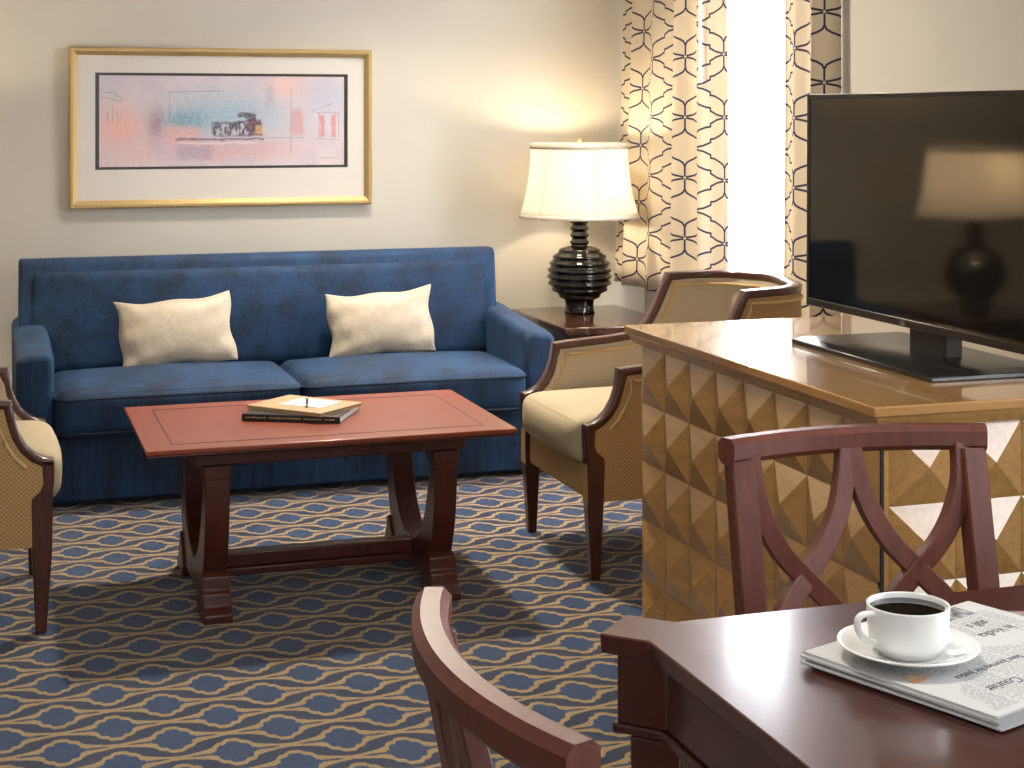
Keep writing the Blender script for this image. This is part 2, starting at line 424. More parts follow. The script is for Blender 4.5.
def smoothpath(pts, n=8):
    """Catmull-Rom"""
    P = [Vector(p) for p in pts]; out = []
    for i in range(len(P) - 1):
        p0 = P[max(i - 1, 0)]; p1 = P[i]; p2 = P[i + 1]; p3 = P[min(i + 2, len(P) - 1)]
        for k in range(n):
            t = k / n
            out.append(.5 * ((2 * p1) + (p2 - p0) * t + (2 * p0 - 5 * p1 + 4 * p2 - p3) * t * t + (3 * p1 - p0 - 3 * p2 + p3) * t ** 3))
    out.append(P[-1]); return out
def cushion(hx, hy, hz, r, crown=(0, 0, 0), N=14, noise=0):
    """rounded, puffed box centred on the origin"""
    mb = MB(); q = lambda s: math.sin(PI / 2 * (2 * s - 1))
    def place(p):
        P = Vector((p[0] * hx, p[1] * hy, p[2] * hz)); c = Vector([max(-h + r, min(h - r, v)) for v, h in zip(P, (hx, hy, hz))])
        d = P - c
        if d.length > 1e-9: P = c + d.normalized() * min(d.length * 1.6, r) if d.length < r else c + d.normalized() * r
        a, b, e = (1 - min(1, abs(P[k] / (hx, hy, hz)[k])) ** 2 for k in range(3))
        P += Vector((math.copysign(crown[0] * b * e, p[0]) if abs(p[0]) > .99 else 0, math.copysign(crown[1] * a * e, p[1]) if abs(p[1]) > .99 else 0,
                     math.copysign(crown[2] * a * b, p[2]) if abs(p[2]) > .99 else 0))
        return P
    for ax in range(3):
        for sg in (-1, 1):
            def fn(u, v):
                p = [0, 0, 0]; p[ax] = sg; p[(ax + 1) % 3] = q(u); p[(ax + 2) % 3] = q(v); return place(p)
            mb.grid(fn, N, N)
    return mb
def rrect(x0, x1, y0, y1, r, z, n=5):
    pts = []
    for cx, cy, a0 in ((x1 - r, y1 - r, 0), (x0 + r, y1 - r, 90), (x0 + r, y0 + r, 180), (x1 - r, y0 + r, 270)):
        for k in range(n + 1):
            an = R(a0 + 90 * k / n); pts.append((cx + r * math.cos(an), cy + r * math.sin(an), z))
    return pts
def text(name, s, size, mat, parent, loc, rot, sx=1.0, depth=.0002):
    cu = bpy.data.curves.new(name, 'FONT'); cu.body = s; cu.size = size; cu.extrude = depth; cu.align_x = 'LEFT'
    o = bpy.data.objects.new(name, cu); col.objects.link(o)
    dg = bpy.context.evaluated_depsgraph_get(); me = bpy.data.meshes.new_from_object(o.evaluated_get(dg))
    bpy.data.objects.remove(o); bpy.data.curves.remove(cu)
    me.name = name; me.materials.clear()
    q = bpy.data.objects.new(name, me); col.objects.link(q); me.materials.append(M[mat].m); q.parent = parent; q.location = loc; q.rotation_euler = rot; q.scale = (sx, 1, 1)
    return q

# ------------------------------------------------------------------ room
XW, YW, XL, YF, ZC = 2.88, 6.85, -2.6, -2.2, 2.75
struct(obj('floor', MB().b2(XL, XW, YF, YW, -.08, 0), 'carpet'))
struct(obj('ceiling', MB().b2(XL - .1, XW + .2, YF - .1, YW + .12, ZC, ZC + .08), 'ceil'))
struct(obj('wall_back', MB().b2(XL - .1, XW + .2, YW, YW + .12, -.08, ZC), 'wall'))
struct(obj('wall_left', MB().b2(XL - .12, XL, YF, YW, -.08, ZC), 'wall'))
W3 = (-1.6, 1.6, .80, 2.40)  # opening for the added fill window behind the camera
mb = MB(); mb.b2(XL - .1, W3[0], YF - .12, YF, -.08, ZC).b2(W3[1], XW + .2, YF - .12, YF, -.08, ZC).b2(W3[0], W3[1], YF - .12, YF, -.08, W3[2]).b2(W3[0], W3[1], YF - .12, YF, W3[3], ZC)
struct(obj('wall_front', mb, 'wall'))
e = bpy.data.objects.new('window_3', None); col.objects.link(e); struct(e); e.location = (0, YF - .06, W3[2])  # unseen window, added to let in soft frontal fill
mb = MB(); hh = W3[3] - W3[2]
mb.b2(-1.6, -1.55, -.03, .03, 0, hh).b2(1.55, 1.6, -.03, .03, 0, hh).b2(-1.55, 1.55, -.03, .03, 0, .05).b2(-1.55, 1.55, -.03, .03, hh - .05, hh).b2(-.025, .025, -.03, .03, .05, hh - .05)
obj('window_frame', mb, 'trim', e, .004)
obj('window_glass', MB().b2(-1.55, 1.55, -.004, .004, .05, hh - .05), 'glass', e)
W1 = (5.16, 6.30, .62, 2.35); W2 = (.10, 1.75, .80, 2.35)
mb = MB(); T = XW + .18
mb.b2(XW, T, YF, W2[0], -.08, ZC).b2(XW, T, W2[1], W1[0], -.08, ZC).b2(XW, T, W1[1], YW, -.08, ZC)
for w in (W1, W2): mb.b2(XW, T, w[0], w[1], -.08, w[2]).b2(XW, T, w[0], w[1], w[3], ZC)
struct(obj('wall_right', mb, 'wall'))
for k, w in enumerate((W1, W2)):
    e = bpy.data.objects.new('window_%d' % (k + 1), None); col.objects.link(e); struct(e); e.location = (XW + .08, (w[0] + w[1]) / 2, w[2])
    hw, hh = (w[1] - w[0]) / 2, w[3] - w[2]; mb = MB(); f = .05
    mb.b2(-.03, .03, -hw, -hw + f, 0, hh).b2(-.03, .03, hw - f, hw, 0, hh).b2(-.03, .03, -hw + f, hw - f, 0, f).b2(-.03, .03, -hw + f, hw - f, hh - f, hh)
    mb.b2(-.025, .025, -hw + f, hw - f, hh * .5 - .02, hh * .5 + .02)
    obj('window_frame', mb, 'trim', e, .004)
    obj('window_glass', MB().b2(-.004, .004, -hw + f, hw - f, f, hh - f), 'glass', e)
def board(name, a, b): struct(obj(name, MB().b2(*a, *b, 0, .09), 'trim', None, .004))
board('baseboard_back', (XL, XW), (YW - .015, YW)); board('baseboard_right', (XW - .015, XW), (YF, YW - .015))

# ------------------------------------------------------------------ curtains
def drape(name, y0, y1, x, z0, z1, amp, lam, mat, label, cat, seed, uv0=0, group=None, ny=260, nz=24, thick=.003, ret_to=0, flare=0):
    rnd = random.Random(seed); L = abs(y1 - y0); ph = [rnd.uniform(0, 6.28) for _ in range(4)]
    pts = []
    for i in range(ny + 1):
        s = i / ny; y = y0 + (y1 - y0) * s; w = s * L / lam * 2 * PI
        pts.append((s, y, w))
    def fx(w, s, t):
        k = .85 + .25 * math.sin(w * .31 + ph[0])
        return amp * k * (math.sin(w + .55 * math.sin(w * .5 + ph[1])) * .8 + .2 * math.sin(2 * w + ph[2])) * (.8 + .35 * t)
    def ret(s):                                                      # the outer edge turns back to the wall
        q = max(0, (s - .93) / .07) if ret_to else 0
        return q * q
    arc = [0]
    for i in range(1, ny + 1):
        a, b = pts[i - 1], pts[i]; f_ = lambda p: fx(p[2], p[0], .5) * (1 - ret(p[0])) + (ret_to - x) * ret(p[0])
        arc.append(arc[-1] + math.hypot(b[1] - a[1], f_(b) - f_(a)))
    mb = MB()
    def fn(u, v):
        s, y, w = pts[round(u * ny)]; t = 1 - v
        return (x - flare * t ** 1.5 * (1 - s) + fx(w, s, t) * (1 - ret(s)) + (ret_to - x) * ret(s) + .006 * math.sin(3 * t + w * .2) * (1 - ret(s)), y + .012 * math.sin(w * .5 + 2 * t + ph[3]) * t, z0 + (z1 - z0) * v)
    mb.grid(fn, ny, nz, uvf=lambda u, v: (uv0 + arc[round(u * ny)], z0 + (z1 - z0) * v))
    o = obj(name, mb, mat, None, smooth=180)
    b = o.modifiers.new('solid', 'SOLIDIFY'); b.thickness = thick; b.offset = 0
    return tag(o, label, cat, group)
CT = drape('curtain', 6.81, 5.79, 2.762, .626, 2.46, .031, .235, 'curtain', 'cream curtain with navy trellis print hanging in the corner beside the table lamp', 'curtain', 3, .06, flare=.05)
drape('curtain', 5.325, 5.075, 2.775, .56, 2.46, .026, .15, 'curtain', 'narrow cream trellis curtain partly hidden behind the television', 'curtain', 9, .03, ret_to=2.877)
drape('sheer_curtain', 6.28, 5.14, 2.842, .58, 2.46, .012, .09, 'sheer', 'bright white sheer curtain hanging between the two patterned curtains', 'curtain', 5, thick=.001)
wand = MB().lathe([(.006, 0), (.007, .004), (.007, .55), (.004, .56)], 10)
o = obj('curtain_wand', wand, 'porcelain', CT, loc=(2.718, 5.90, 1.50)); o['label'] = 'white pull wand'
rod = thing('curtain_rod', 'pale rod carrying the curtains above the window', 'curtain rod', (2.79, 5.87, 2.48))
obj('rod_pole', MB().tube([(0, -1.05, 0), (0, .95, 0)], .014, 12), 'steel', rod)
for yy in (-1.0, .9): obj('rod_bracket', MB().b2(0, .09, yy - .012, yy + .012, -.012, .012), 'steel', rod)

# ------------------------------------------------------------------ picture
PX0, PX1, PZ0, PZ1 = .351, 1.606, .991, 1.650
cx, cz = (PX0 + PX1) / 2, (PZ0 + PZ1) / 2; hw, hh = (PX1 - PX0) / 2, (PZ1 - PZ0) / 2
pic = thing('framed_picture', 'wide framed pastel watercolour print hanging above the blue sofa', 'picture', (cx, YW, cz))
FW = .033; mb = MB()
sec_f = [(0, 0), (0, -.026), (.006, -.034), (.016, -.034), (FW, -.020), (FW, 0)]
ring = []
for sx, sz in ((-1, -1), (1, -1), (1, 1), (-1, 1)):
    ring.append([(sx * (hw - a), b, sz * (hh - a)) for a, b in sec_f])
mb.loft(ring, cap=False, closed=True)
obj('frame', mb, 'brass', pic, smooth=False)
obj('backing_board', MB().b2(-hw + .01, hw - .01, -.008, -.001, -hh + .01, hh - .01), 'inlay', pic)
mx0, mx1, mz0, mz1 = -hw + .104, hw - .103, -hh + .158, hh - .104
mb = MB(); A_, B_ = -.014, -.0085; h1, h2 = hw - .022, hh - .022
mb.b2(-h1, mx0, A_, B_, -h2, h2).b2(mx1, h1, A_, B_, -h2, h2).b2(mx0, mx1, A_, B_, -h2, mz0).b2(mx0, mx1, A_, B_, mz1, h2)
obj('mat_board', mb, 'mat', pic, smooth=False)
k = .016; mb = MB(); A_ = -.0115
mb.b2(mx0, mx0 + k, A_, B_, mz0, mz1).b2(mx1 - k, mx1, A_, B_, mz0, mz1).b2(mx0 + k, mx1 - k, A_, B_, mz0, mz0 + k * .7).b2(mx0 + k, mx1 - k, A_, B_, mz1 - k * .7, mz1)
obj('black_inner_mat', mb, 'blackline', pic, smooth=False)
sh = MB().b2(-(mx1 - mx0) / 2 + k, (mx1 - mx0) / 2 - k, -.001, .001, -(mz1 - mz0) / 2 + .01, (mz1 - mz0) / 2 - .01)
pr = obj('print', sh, 'print', pic, smooth=False, loc=((mx0 + mx1) / 2, -.0095, (mz0 + mz1) / 2))
obj('picture_glass', MB().b2(-h1, h1, -.0185, -.0165, -h2, h2), 'glass', pic, smooth=False)

# ------------------------------------------------------------------ sofa
SX0, SX1 = .125, 2.105; SC = (SX0 + SX1) / 2
sofa = thing('sofa', 'blue velvet two-seat sofa standing against the wall under the framed picture', 'sofa', (SC, 6.30, 0))
SH = (SX1 - SX0) / 2
def S(x, y, z): return (x, y - 6.30, z)
obj('base', MB().b2(-SH + .03, SH - .03, 5.885 - 6.30, .36, .018, .252), 'velvet', sofa, .012)
# back: slanted slab with a border
prof = [(6.39, .12), (6.385, .42), (6.405, .68), (6.42, .80), (6.43, .815), (6.445, .825), (6.50, .825), (6.52, .815), (6.53, .795), (6.70, .12)]
bx = .942; bo_ = -.025
obj('backrest', MB().prism(prof, lambda a, b: S(bo_ - bx, a, b), lambda a, b: S(bo_ + bx, a, b)), 'velvet', sofa, .012, seg=3)
pan = cushion(bx - .042, .197, .045, .035, (0, 0, .022), 18)
ang = math.atan2(.40, .050)
o = obj('back_panel', pan, 'velvet', sofa, loc=S(bo_, 6.424, .584), rot=(ang, 0, 0), doubles=1e-5, smooth=180)
for s in (-1, 1):
    rings = []
    for yy, top, wid in ((5.875, .545, .128), (5.95, .553, .13), (6.2, .572, .13), (6.5, .592, .125), (6.66, .595, .12)):
        xo = SH; r = .035; x0, x1 = xo - wid, xo
        sec_ = [(x0, .02), (x0, top - r)] + [(x0 + r - r * math.cos(R(a)), top - r + r * math.sin(R(a))) for a in (22, 45, 67)] + [(x0 + r, top), (x1 - r, top - .006)] + \
               [(x1 - r + r * math.sin(R(a)), top - .006 - r + r * math.cos(R(a))) for a in (22, 45, 67)] + [(x1, top - r - .006), (x1 - .006, .02)]
        rings.append([S(s * a, yy, b) for a, b in sec_])
    obj('arm', MB().loft(rings), 'velvet', sofa, .022, seg=4)
for s in (-1, 1):
    hx = (SH - .13) / 2 - .002; cxx = s * (hx + .002)
    cu = cushion(hx, .262, .083, .042, (.006, .014, .032), 20)
    c_ = obj('seat_cushion', cu, 'velvet', sofa, loc=S(cxx, 6.085, .335), doubles=1e-5, smooth=180)
    for zz in (.054, -.066):
        L = rrect(-hx - .001, hx + .001, -.266, .264, .05, zz, 8)
        L = [(x, y - .012 * max(0, 1 - (x / hx) ** 2) * (1 if y < 0 else 0), z + (.004 * (1 - (x / hx) ** 2))) for x, y, z in L]
        # finer points along the straight runs
        P2 = []
        for i, p in enumerate(L):
            q = L[(i + 1) % len(L)]; P2.append(p)
            d = math.dist(p, q)
            for kk in range(1, int(d / .06)): 
                f = kk / int(d / .06); xx = p[0] + (q[0] - p[0]) * f; yy = p[1] + (q[1] - p[1]) * f
                if yy < -.2: yy = -.266 - .013 * max(0, 1 - (xx / hx) ** 2)
                P2.append((xx, yy, zz + .004 * (1 - min(1, (xx / hx) ** 2))))
        obj('piping', MB().tube(P2, .0055, 6, True), 'velvet_dark', c_)
for sx in (-1, 1):
    for yy in (5.95, 6.62):
        obj('foot', MB().lathe([(.018, 0), (.022, .03)], 12, S(sx * (SH - .08), yy, 0)), 'mahog', sofa)

def pillow(w, h, t, seed):
    rnd = random.Random(seed); N = 36; mb = MB(); ph = [rnd.uniform(0, 6.28) for _ in range(8)]
    def P(u, v, sg):
        s, q = 2 * u - 1, 2 * v - 1
        s2, q2 = math.sin(PI / 2 * s), math.sin(PI / 2 * q)
        e = max(0, (1 - s2 * s2) * (1 - q2 * q2)) ** .42
        x = w / 2 * s2 * (1 - .055 * (1 - q2 ** 2) * abs(s2)); y = h / 2 * q2 * (1 - .11 * (1 - s2 ** 2) * abs(q2))
        wr = .003 * math.sin(14 * s2 + 6 * q2 + ph[0]) * (1 - e) * (e > .01) + .0035 * math.sin(9 * q2 - 5 * s2 + ph[1]) * abs(s2) * (e > .01)
        z = sg * (t / 2 * e + wr * min(1, e * 3))
        x += .006 * math.sin(5 * q2 + ph[2]) * abs(s2) ** 3; y += .005 * math.sin(6 * s2 + ph[3]) * abs(q2) ** 3
        return (x, y, z)
    mb.grid(lambda u, v: P(u, v, 1), N, N); mb.grid(lambda u, v: P(u, v, -1), N, N)
    k = len(mb.v)
    ears = MB()
    for sx in (-1, 1):
        for sy in (-1, 1):
            mb.add([], [])
    return mb
p1 = obj('throw_pillow', pillow(.440, .270, .125, 1), 'brocade', None, doubles=1e-5, smooth=180)
p1.location = (.715, 6.258, .552); p1.rotation_euler = (R(72), R(-3.5), R(3)); tag(p1, 'cream brocade throw pillow at the end of the sofa away from the lamp', 'pillow', 'throw pillows on the sofa')
p2 = obj('throw_pillow', pillow(.425, .268, .13, 6), 'brocade', None, doubles=1e-5, smooth=180)
p2.location = (1.507, 6.258, .552); p2.rotation_euler = (R(72), R(-4), R(-5)); tag(p2, 'cream brocade throw pillow on the sofa end nearest the table lamp', 'pillow', 'throw pillows on the sofa')

# ------------------------------------------------------------------ end tables and lamps
def end_table(label, loc):
    t = thing('end_table', label, 'end table', loc, 0, None)
    w, d, h = .245, .345, .532
    obj('tabletop', MB().b2(-w, w, -d, d, h - .032, h), 'endtab', t, .006)
    obj('apron', MB().b2(-w + .02, w - .02, -d + .02, d - .02, h - .13, h - .032), 'endtab', t, .004)
    dr = obj('drawer', MB().b2(-w + .06, w - .06, -d + .010, -d + .022, h - .12, h - .045), 'endtab', t, .003)
    obj('knob', MB().lathe([(.004, 0), (.010, .010), (.010, .016), (.003, .02)], 12), 'brass', dr, loc=(0, -d + .01, h - .083), rot=(R(90), 0, 0))
    for sx in (-1, 1):
        for sy in (-1, 1):
            q = MB().loft([[(sx * (w - .04) + a * s_, sy * (d - .04) + b * s_, z) for a, b in ((-1, -1), (1, -1), (1, 1), (-1, 1))] for z, s_ in ((0, .013), (h - .13, .02))])
            obj('leg', q, 'endtab', t, .003)
    obj('shelf', MB().b2(-w + .03, w - .03, -d + .03, d - .03, .14, .16), 'endtab', t, .004)
    return t
et = end_table('dark wooden end table under the lit lamp, between sofa and window corner', (2.445, 6.375, 0))
et2 = copy_tree(et); et2.location = (-.29, 6.24, 0); et2['label'] = 'dark wooden end table outside the picture beyond the sofa arm nearest the cut-off armchair'
def lamp(label, loc):
    t = thing('table_lamp', label, 'lamp', loc, .3)
    prof = [(.0, 0), (.064, 0), (.066, .006), (.062, .012), (.060, .040), (.064, .052)]
    z0, z1, Rm = .052, .285, .137
    N = 8
    for k in range(N * 12 + 1):
        f = k / (N * 12); z = z0 + (z1 - z0) * f; zc = (z - .158) / .125
        r = .030 + .104 * math.sqrt(max(0, 1 - zc * zc * .96)) if f > .3 else .062 + (.134 - .062) * math.sin(min(1, f / .36) * PI / 2) ** 1.0
        if f <= .3: r = .062 + .070 * math.sin(f / .36 * PI / 2)
        prof.append((r + .0095 * (abs(math.sin(f * N * PI)) ** 2.6) - .004, z))
    for k in range(1, 4 * 8 + 1):
        f = k / 32; z = .285 + .117 * f
        prof.append((.033 + .009 * abs(math.sin(f * 4 * PI)) ** 2 - .003 * f, z))
    prof += [(.02, .402), (.0, .402)]
    obj('lamp_base', MB().lathe(prof, 48, cap=False), 'black_gloss', t, doubles=1e-6)
    obj('lamp_socket', MB().lathe([(.012, .40), (.012, .47), (.018, .475), (.018, .51), (.006, .515)], 16), 'brass', t)
    sh = []
    for k in range(13):
        f = k / 12; r = .208 + (.257 - .208) * (1 - f) ** 2.3; sh.append((r, .405 + .315 * f))
    n = 48; so = obj('lamp_shade', MB().lathe(sh, n, cap=False), 'shade', t, smooth=180)
    b = so.modifiers.new('s', 'SOLIDIFY'); b.thickness = .002
    for z, r, dz in ((.407, .2575, .022), (.697, .2095, .024)):
        r2 = .257 - .0105 if z < .5 else .2085
        bo = obj('shade_band', MB().lathe([(r + .0015, z), ((r2 if z < .5 else .2095) + .0015, z + dz)], n, cap=False), 'shadeband', so, smooth=180)
        b = bo.modifiers.new('s', 'SOLIDIFY'); b.thickness = .0015
    for k in range(6):
        a = k * PI / 3 + .2
        obj('shade_seam', MB().tube([((r + .0015) * math.cos(a), (r + .0015) * math.sin(a), z) for r, z in sh], .0018, 5), 'shadeband', so)
    har = MB()
    har.tube([(.012, 0, .47), (.06, 0, .52), (.07, 0, .60), (.05, 0, .69), (0, 0, .715), (-.05, 0, .69), (-.07, 0, .60), (-.06, 0, .52), (-.012, 0, .47)], .0022, 6)
    for k in range(3):
        a = k * 2 * PI / 3; har.tube([(0, 0, .715), (.207 * math.cos(a), .207 * math.sin(a), .715)], .0018, 5)
    obj('harp', har, 'brass', t)
    obj('finial', MB().lathe([(.003, .712), (.004, .722), (.010, .730), (.008, .742), (.0, .748)], 12, cap=False), 'brass', t)
    bo = obj('bulb', MB().lathe([(.010, .505), (.020, .53), (.028, .56), (.020, .588), (.0, .595)], 14, cap=False), 'bulb', t)
    return t
LZ = .532
lp = lamp('lit table lamp with black ribbed ball base and cream bell shade beside the curtain', (2.433, 6.50, LZ))
lp2 = copy_tree(lp); lp2.location = (-.30, 6.17, LZ); lp2['label'] = 'lit black ribbed table lamp seen only as a reflection in the television screen'
for o_, q in ((lp, 11.0), (lp2, 15.0)):
    ld = bpy.data.lights.new('bulb_light', 'POINT'); ld.energy = q; ld.color = (1, .80, .53); ld.shadow_soft_size = .035
    l = bpy.data.objects.new('bulb_light', ld); col.objects.link(l); l.location = (o_.location.x, o_.location.y, LZ + .64)

# ------------------------------------------------------------------ coffee table
CX0, CX1, CY0, CY1, CH = .424, 1.459, 4.40, 5.09, .485
ct = thing('coffee_table', 'red mahogany coffee table with curved trestle legs on the carpet before the sofa', 'coffee table', ((CX0 + CX1) / 2, (CY0 + CY1) / 2, 0))
a, b = (CX1 - CX0) / 2, (CY1 - CY0) / 2
tp = obj('tabletop', MB().b2(-a, a, -b, b, CH - .013, CH), 'coffee_top', ct, .003)
mb = MB(); i1 = .075
for x0, x1, y0, y1 in ((-a + i1, a - i1, -b + i1, -b + i1 + .004), (-a + i1, a - i1, b - i1 - .004, b - i1), (-a + i1, -a + i1 + .004, -b + i1, b - i1), (a - i1 - .004, a - i1, -b + i1, b - i1)):
    mb.b2(x0, x1, y0, y1, CH - .002, CH + .0006)
obj('inlay_line', mb, 'inlay', tp)
obj('edge_molding', MB().loft([[(sx * (a - i), sy * (b - i), z) for sx, sy in ((-1, -1), (1, -1), (1, 1), (-1, 1))] for z, i in ((CH - .013, .004), (CH - .018, .003), (CH - .022, .006), (CH - .026, .10))]), 'coffee_leg', ct, .002)
obj('apron', MB().b2(-a + .135, a - .135, -b + .06, b - .06, CH - .062, CH - .024), 'coffee_leg', ct, .004)
def pedestal(xc):
    w = .033; e = b - .055
    # half profile in (y,z) of the U, outer going down then inner going up
    outer = [(e, CH - .065), (e + .003, .36), (e - .004, .28), (e - .022, .20), (e - .055, .125), (e - .10, .065), (e - .15, .035)]
    inner = [(0, .112), (.05, .122), (.10, .155), (.15, .22), (.188, .32), (.205, CH - .065)]
    inner = [(y * (e - .055) / .205, z) for y, z in inner]
    o_ = [tuple(p)[:2] for p in smoothpath([(y, z, 0) for y, z in outer], 5)]; i_ = [tuple(p)[:2] for p in smoothpath([(y, z, 0) for y, z in inner], 5)]
    half = i_ + o_                                                   # from the middle up the inside, down the outside
    poly = half + [(-y, z) for y, z in reversed(half[1:])]
    return MB().prism(poly, lambda y, z: (xc - w, y, z), lambda y, z: (xc + w, y, z))
for xc in (-.322, .322):
    pd = obj('leg', pedestal(xc), 'coffee_leg', ct, .004)
    e = b - .055; w = .040
    mb = MB()
    half = [(e - .12, 0), (e + .02, 0), (e + .02, .022), (e + .004, .032), (e - .010, .038), (e - .016, .070), (e - .030, .078), (e - .034, .112), (e - .058, .124), (e - .10, .075), (e - .13, .04)]
    for sg in (1, -1): obj('foot', MB().prism([(sg * y, z) for y, z in half], lambda y, z: (xc - w, y, z), lambda y, z: (xc + w, y, z)), 'coffee_leg', pd, .004)
    for s in (-1, 1):
        obj('cap_block', MB().b2(xc - .037, xc + .037, s * (e - .04) - .046, s * (e - .04) + .046, CH - .10, CH - .06), 'coffee_leg', pd, .005)
obj('stretcher', MB().b2(-.30, .30, -.028, .028, .072, .112).b2(-.30, .30, -.04, .04, .050, .072), 'coffee_leg', ct, .004)

# books, paper and pen on it
def rot2(c, an, z): return Matrix.Translation((c[0], c[1], z)) @ Matrix.Rotation(an, 4, 'Z')
an = math.atan2(-.136, .263)
bk = thing('hardcover_book', 'black hardcover book lying under the tan folder on the coffee table', 'book', ((.728 + 1.102) / 2, (4.764 + 4.825) / 2, CH), an)
L, D_, Hh = .148, .113, .020
obj('cover', MB().b2(-L, L, -D_, D_, 0, .0025).b2(-L, L, -D_, D_, Hh - .0025, Hh).b2(-L, L, -D_, -D_ + .003, .0025, Hh - .0025), 'book_black', bk, .001)
obj('pages', MB().b2(-L + .003, L - .003, -D_ + .003, D_ - .004, .0025, Hh - .0025), 'pages', bk)
sl = MB(); rs = random.Random(4); xq = -.135
while xq < .125:
    wq = rs.uniform(.003, .008)
    if not (-.075 < xq < -.065 or .028 < xq < .036 or .085 < xq < .097): sl.b2(xq, xq + wq, -D_ - .0003, -D_ + .0002, .0085, .0085 + rs.uniform(.0025, .0045))
    xq += wq + .0025
obj('spine_lettering', sl, 'gold_ink', bk)
an2 = math.atan2(-.206, .184); c2 = ((.7545 + 1.0977) / 2, (4.846 + 4.773) / 2)
fo = thing('notepad_folder', 'tan leatherette folder lying askew on top of the black book', 'folder', (c2[0], c2[1], CH + .0202), an2)
obj('folder_cover', MB().b2(-.137, .137, -.103, .103, .0065, .0105), 'folder', fo, .0015)
obj('folder_pages', MB().b2(-.135, .135, -.100, .100, .001, .0065), 'folder', fo)
obj('folder_back_cover', MB().b2(-.137, .137, -.103, .103, 0, .0012), 'folder', fo)
np_ = obj('notepaper', MB().b2(-.072, .072, -.055, .055, 0, .0012), 'paper', None, loc=(.945, 4.812, CH + .0309), rot=(0, 0, an2 + .05)); tag(np_, 'white sheet of notepaper on top of the tan folder', 'paper')
pn = thing('pen', 'dark slim pen lying on the white notepaper', 'pen', (.932, 4.80, CH + .0366), math.atan2(4.80, .932))
obj('barrel', MB().tube([(-.055, 0, 0), (.055, 0, 0)], .0042, 10), 'pen', pn)
obj('pen_tip', MB().sweep([(-.055, 0, 0), (-.068, 0, 0)], lambda f: [((.004 - .003 * f) * math.cos(k * PI / 4), (.004 - .003 * f) * math.sin(k * PI / 4)) for k in range(8)]), 'steel', pn)
obj('clip', MB().b2(.02, .055, -.001, .001, .004, .0062), 'steel', pn)

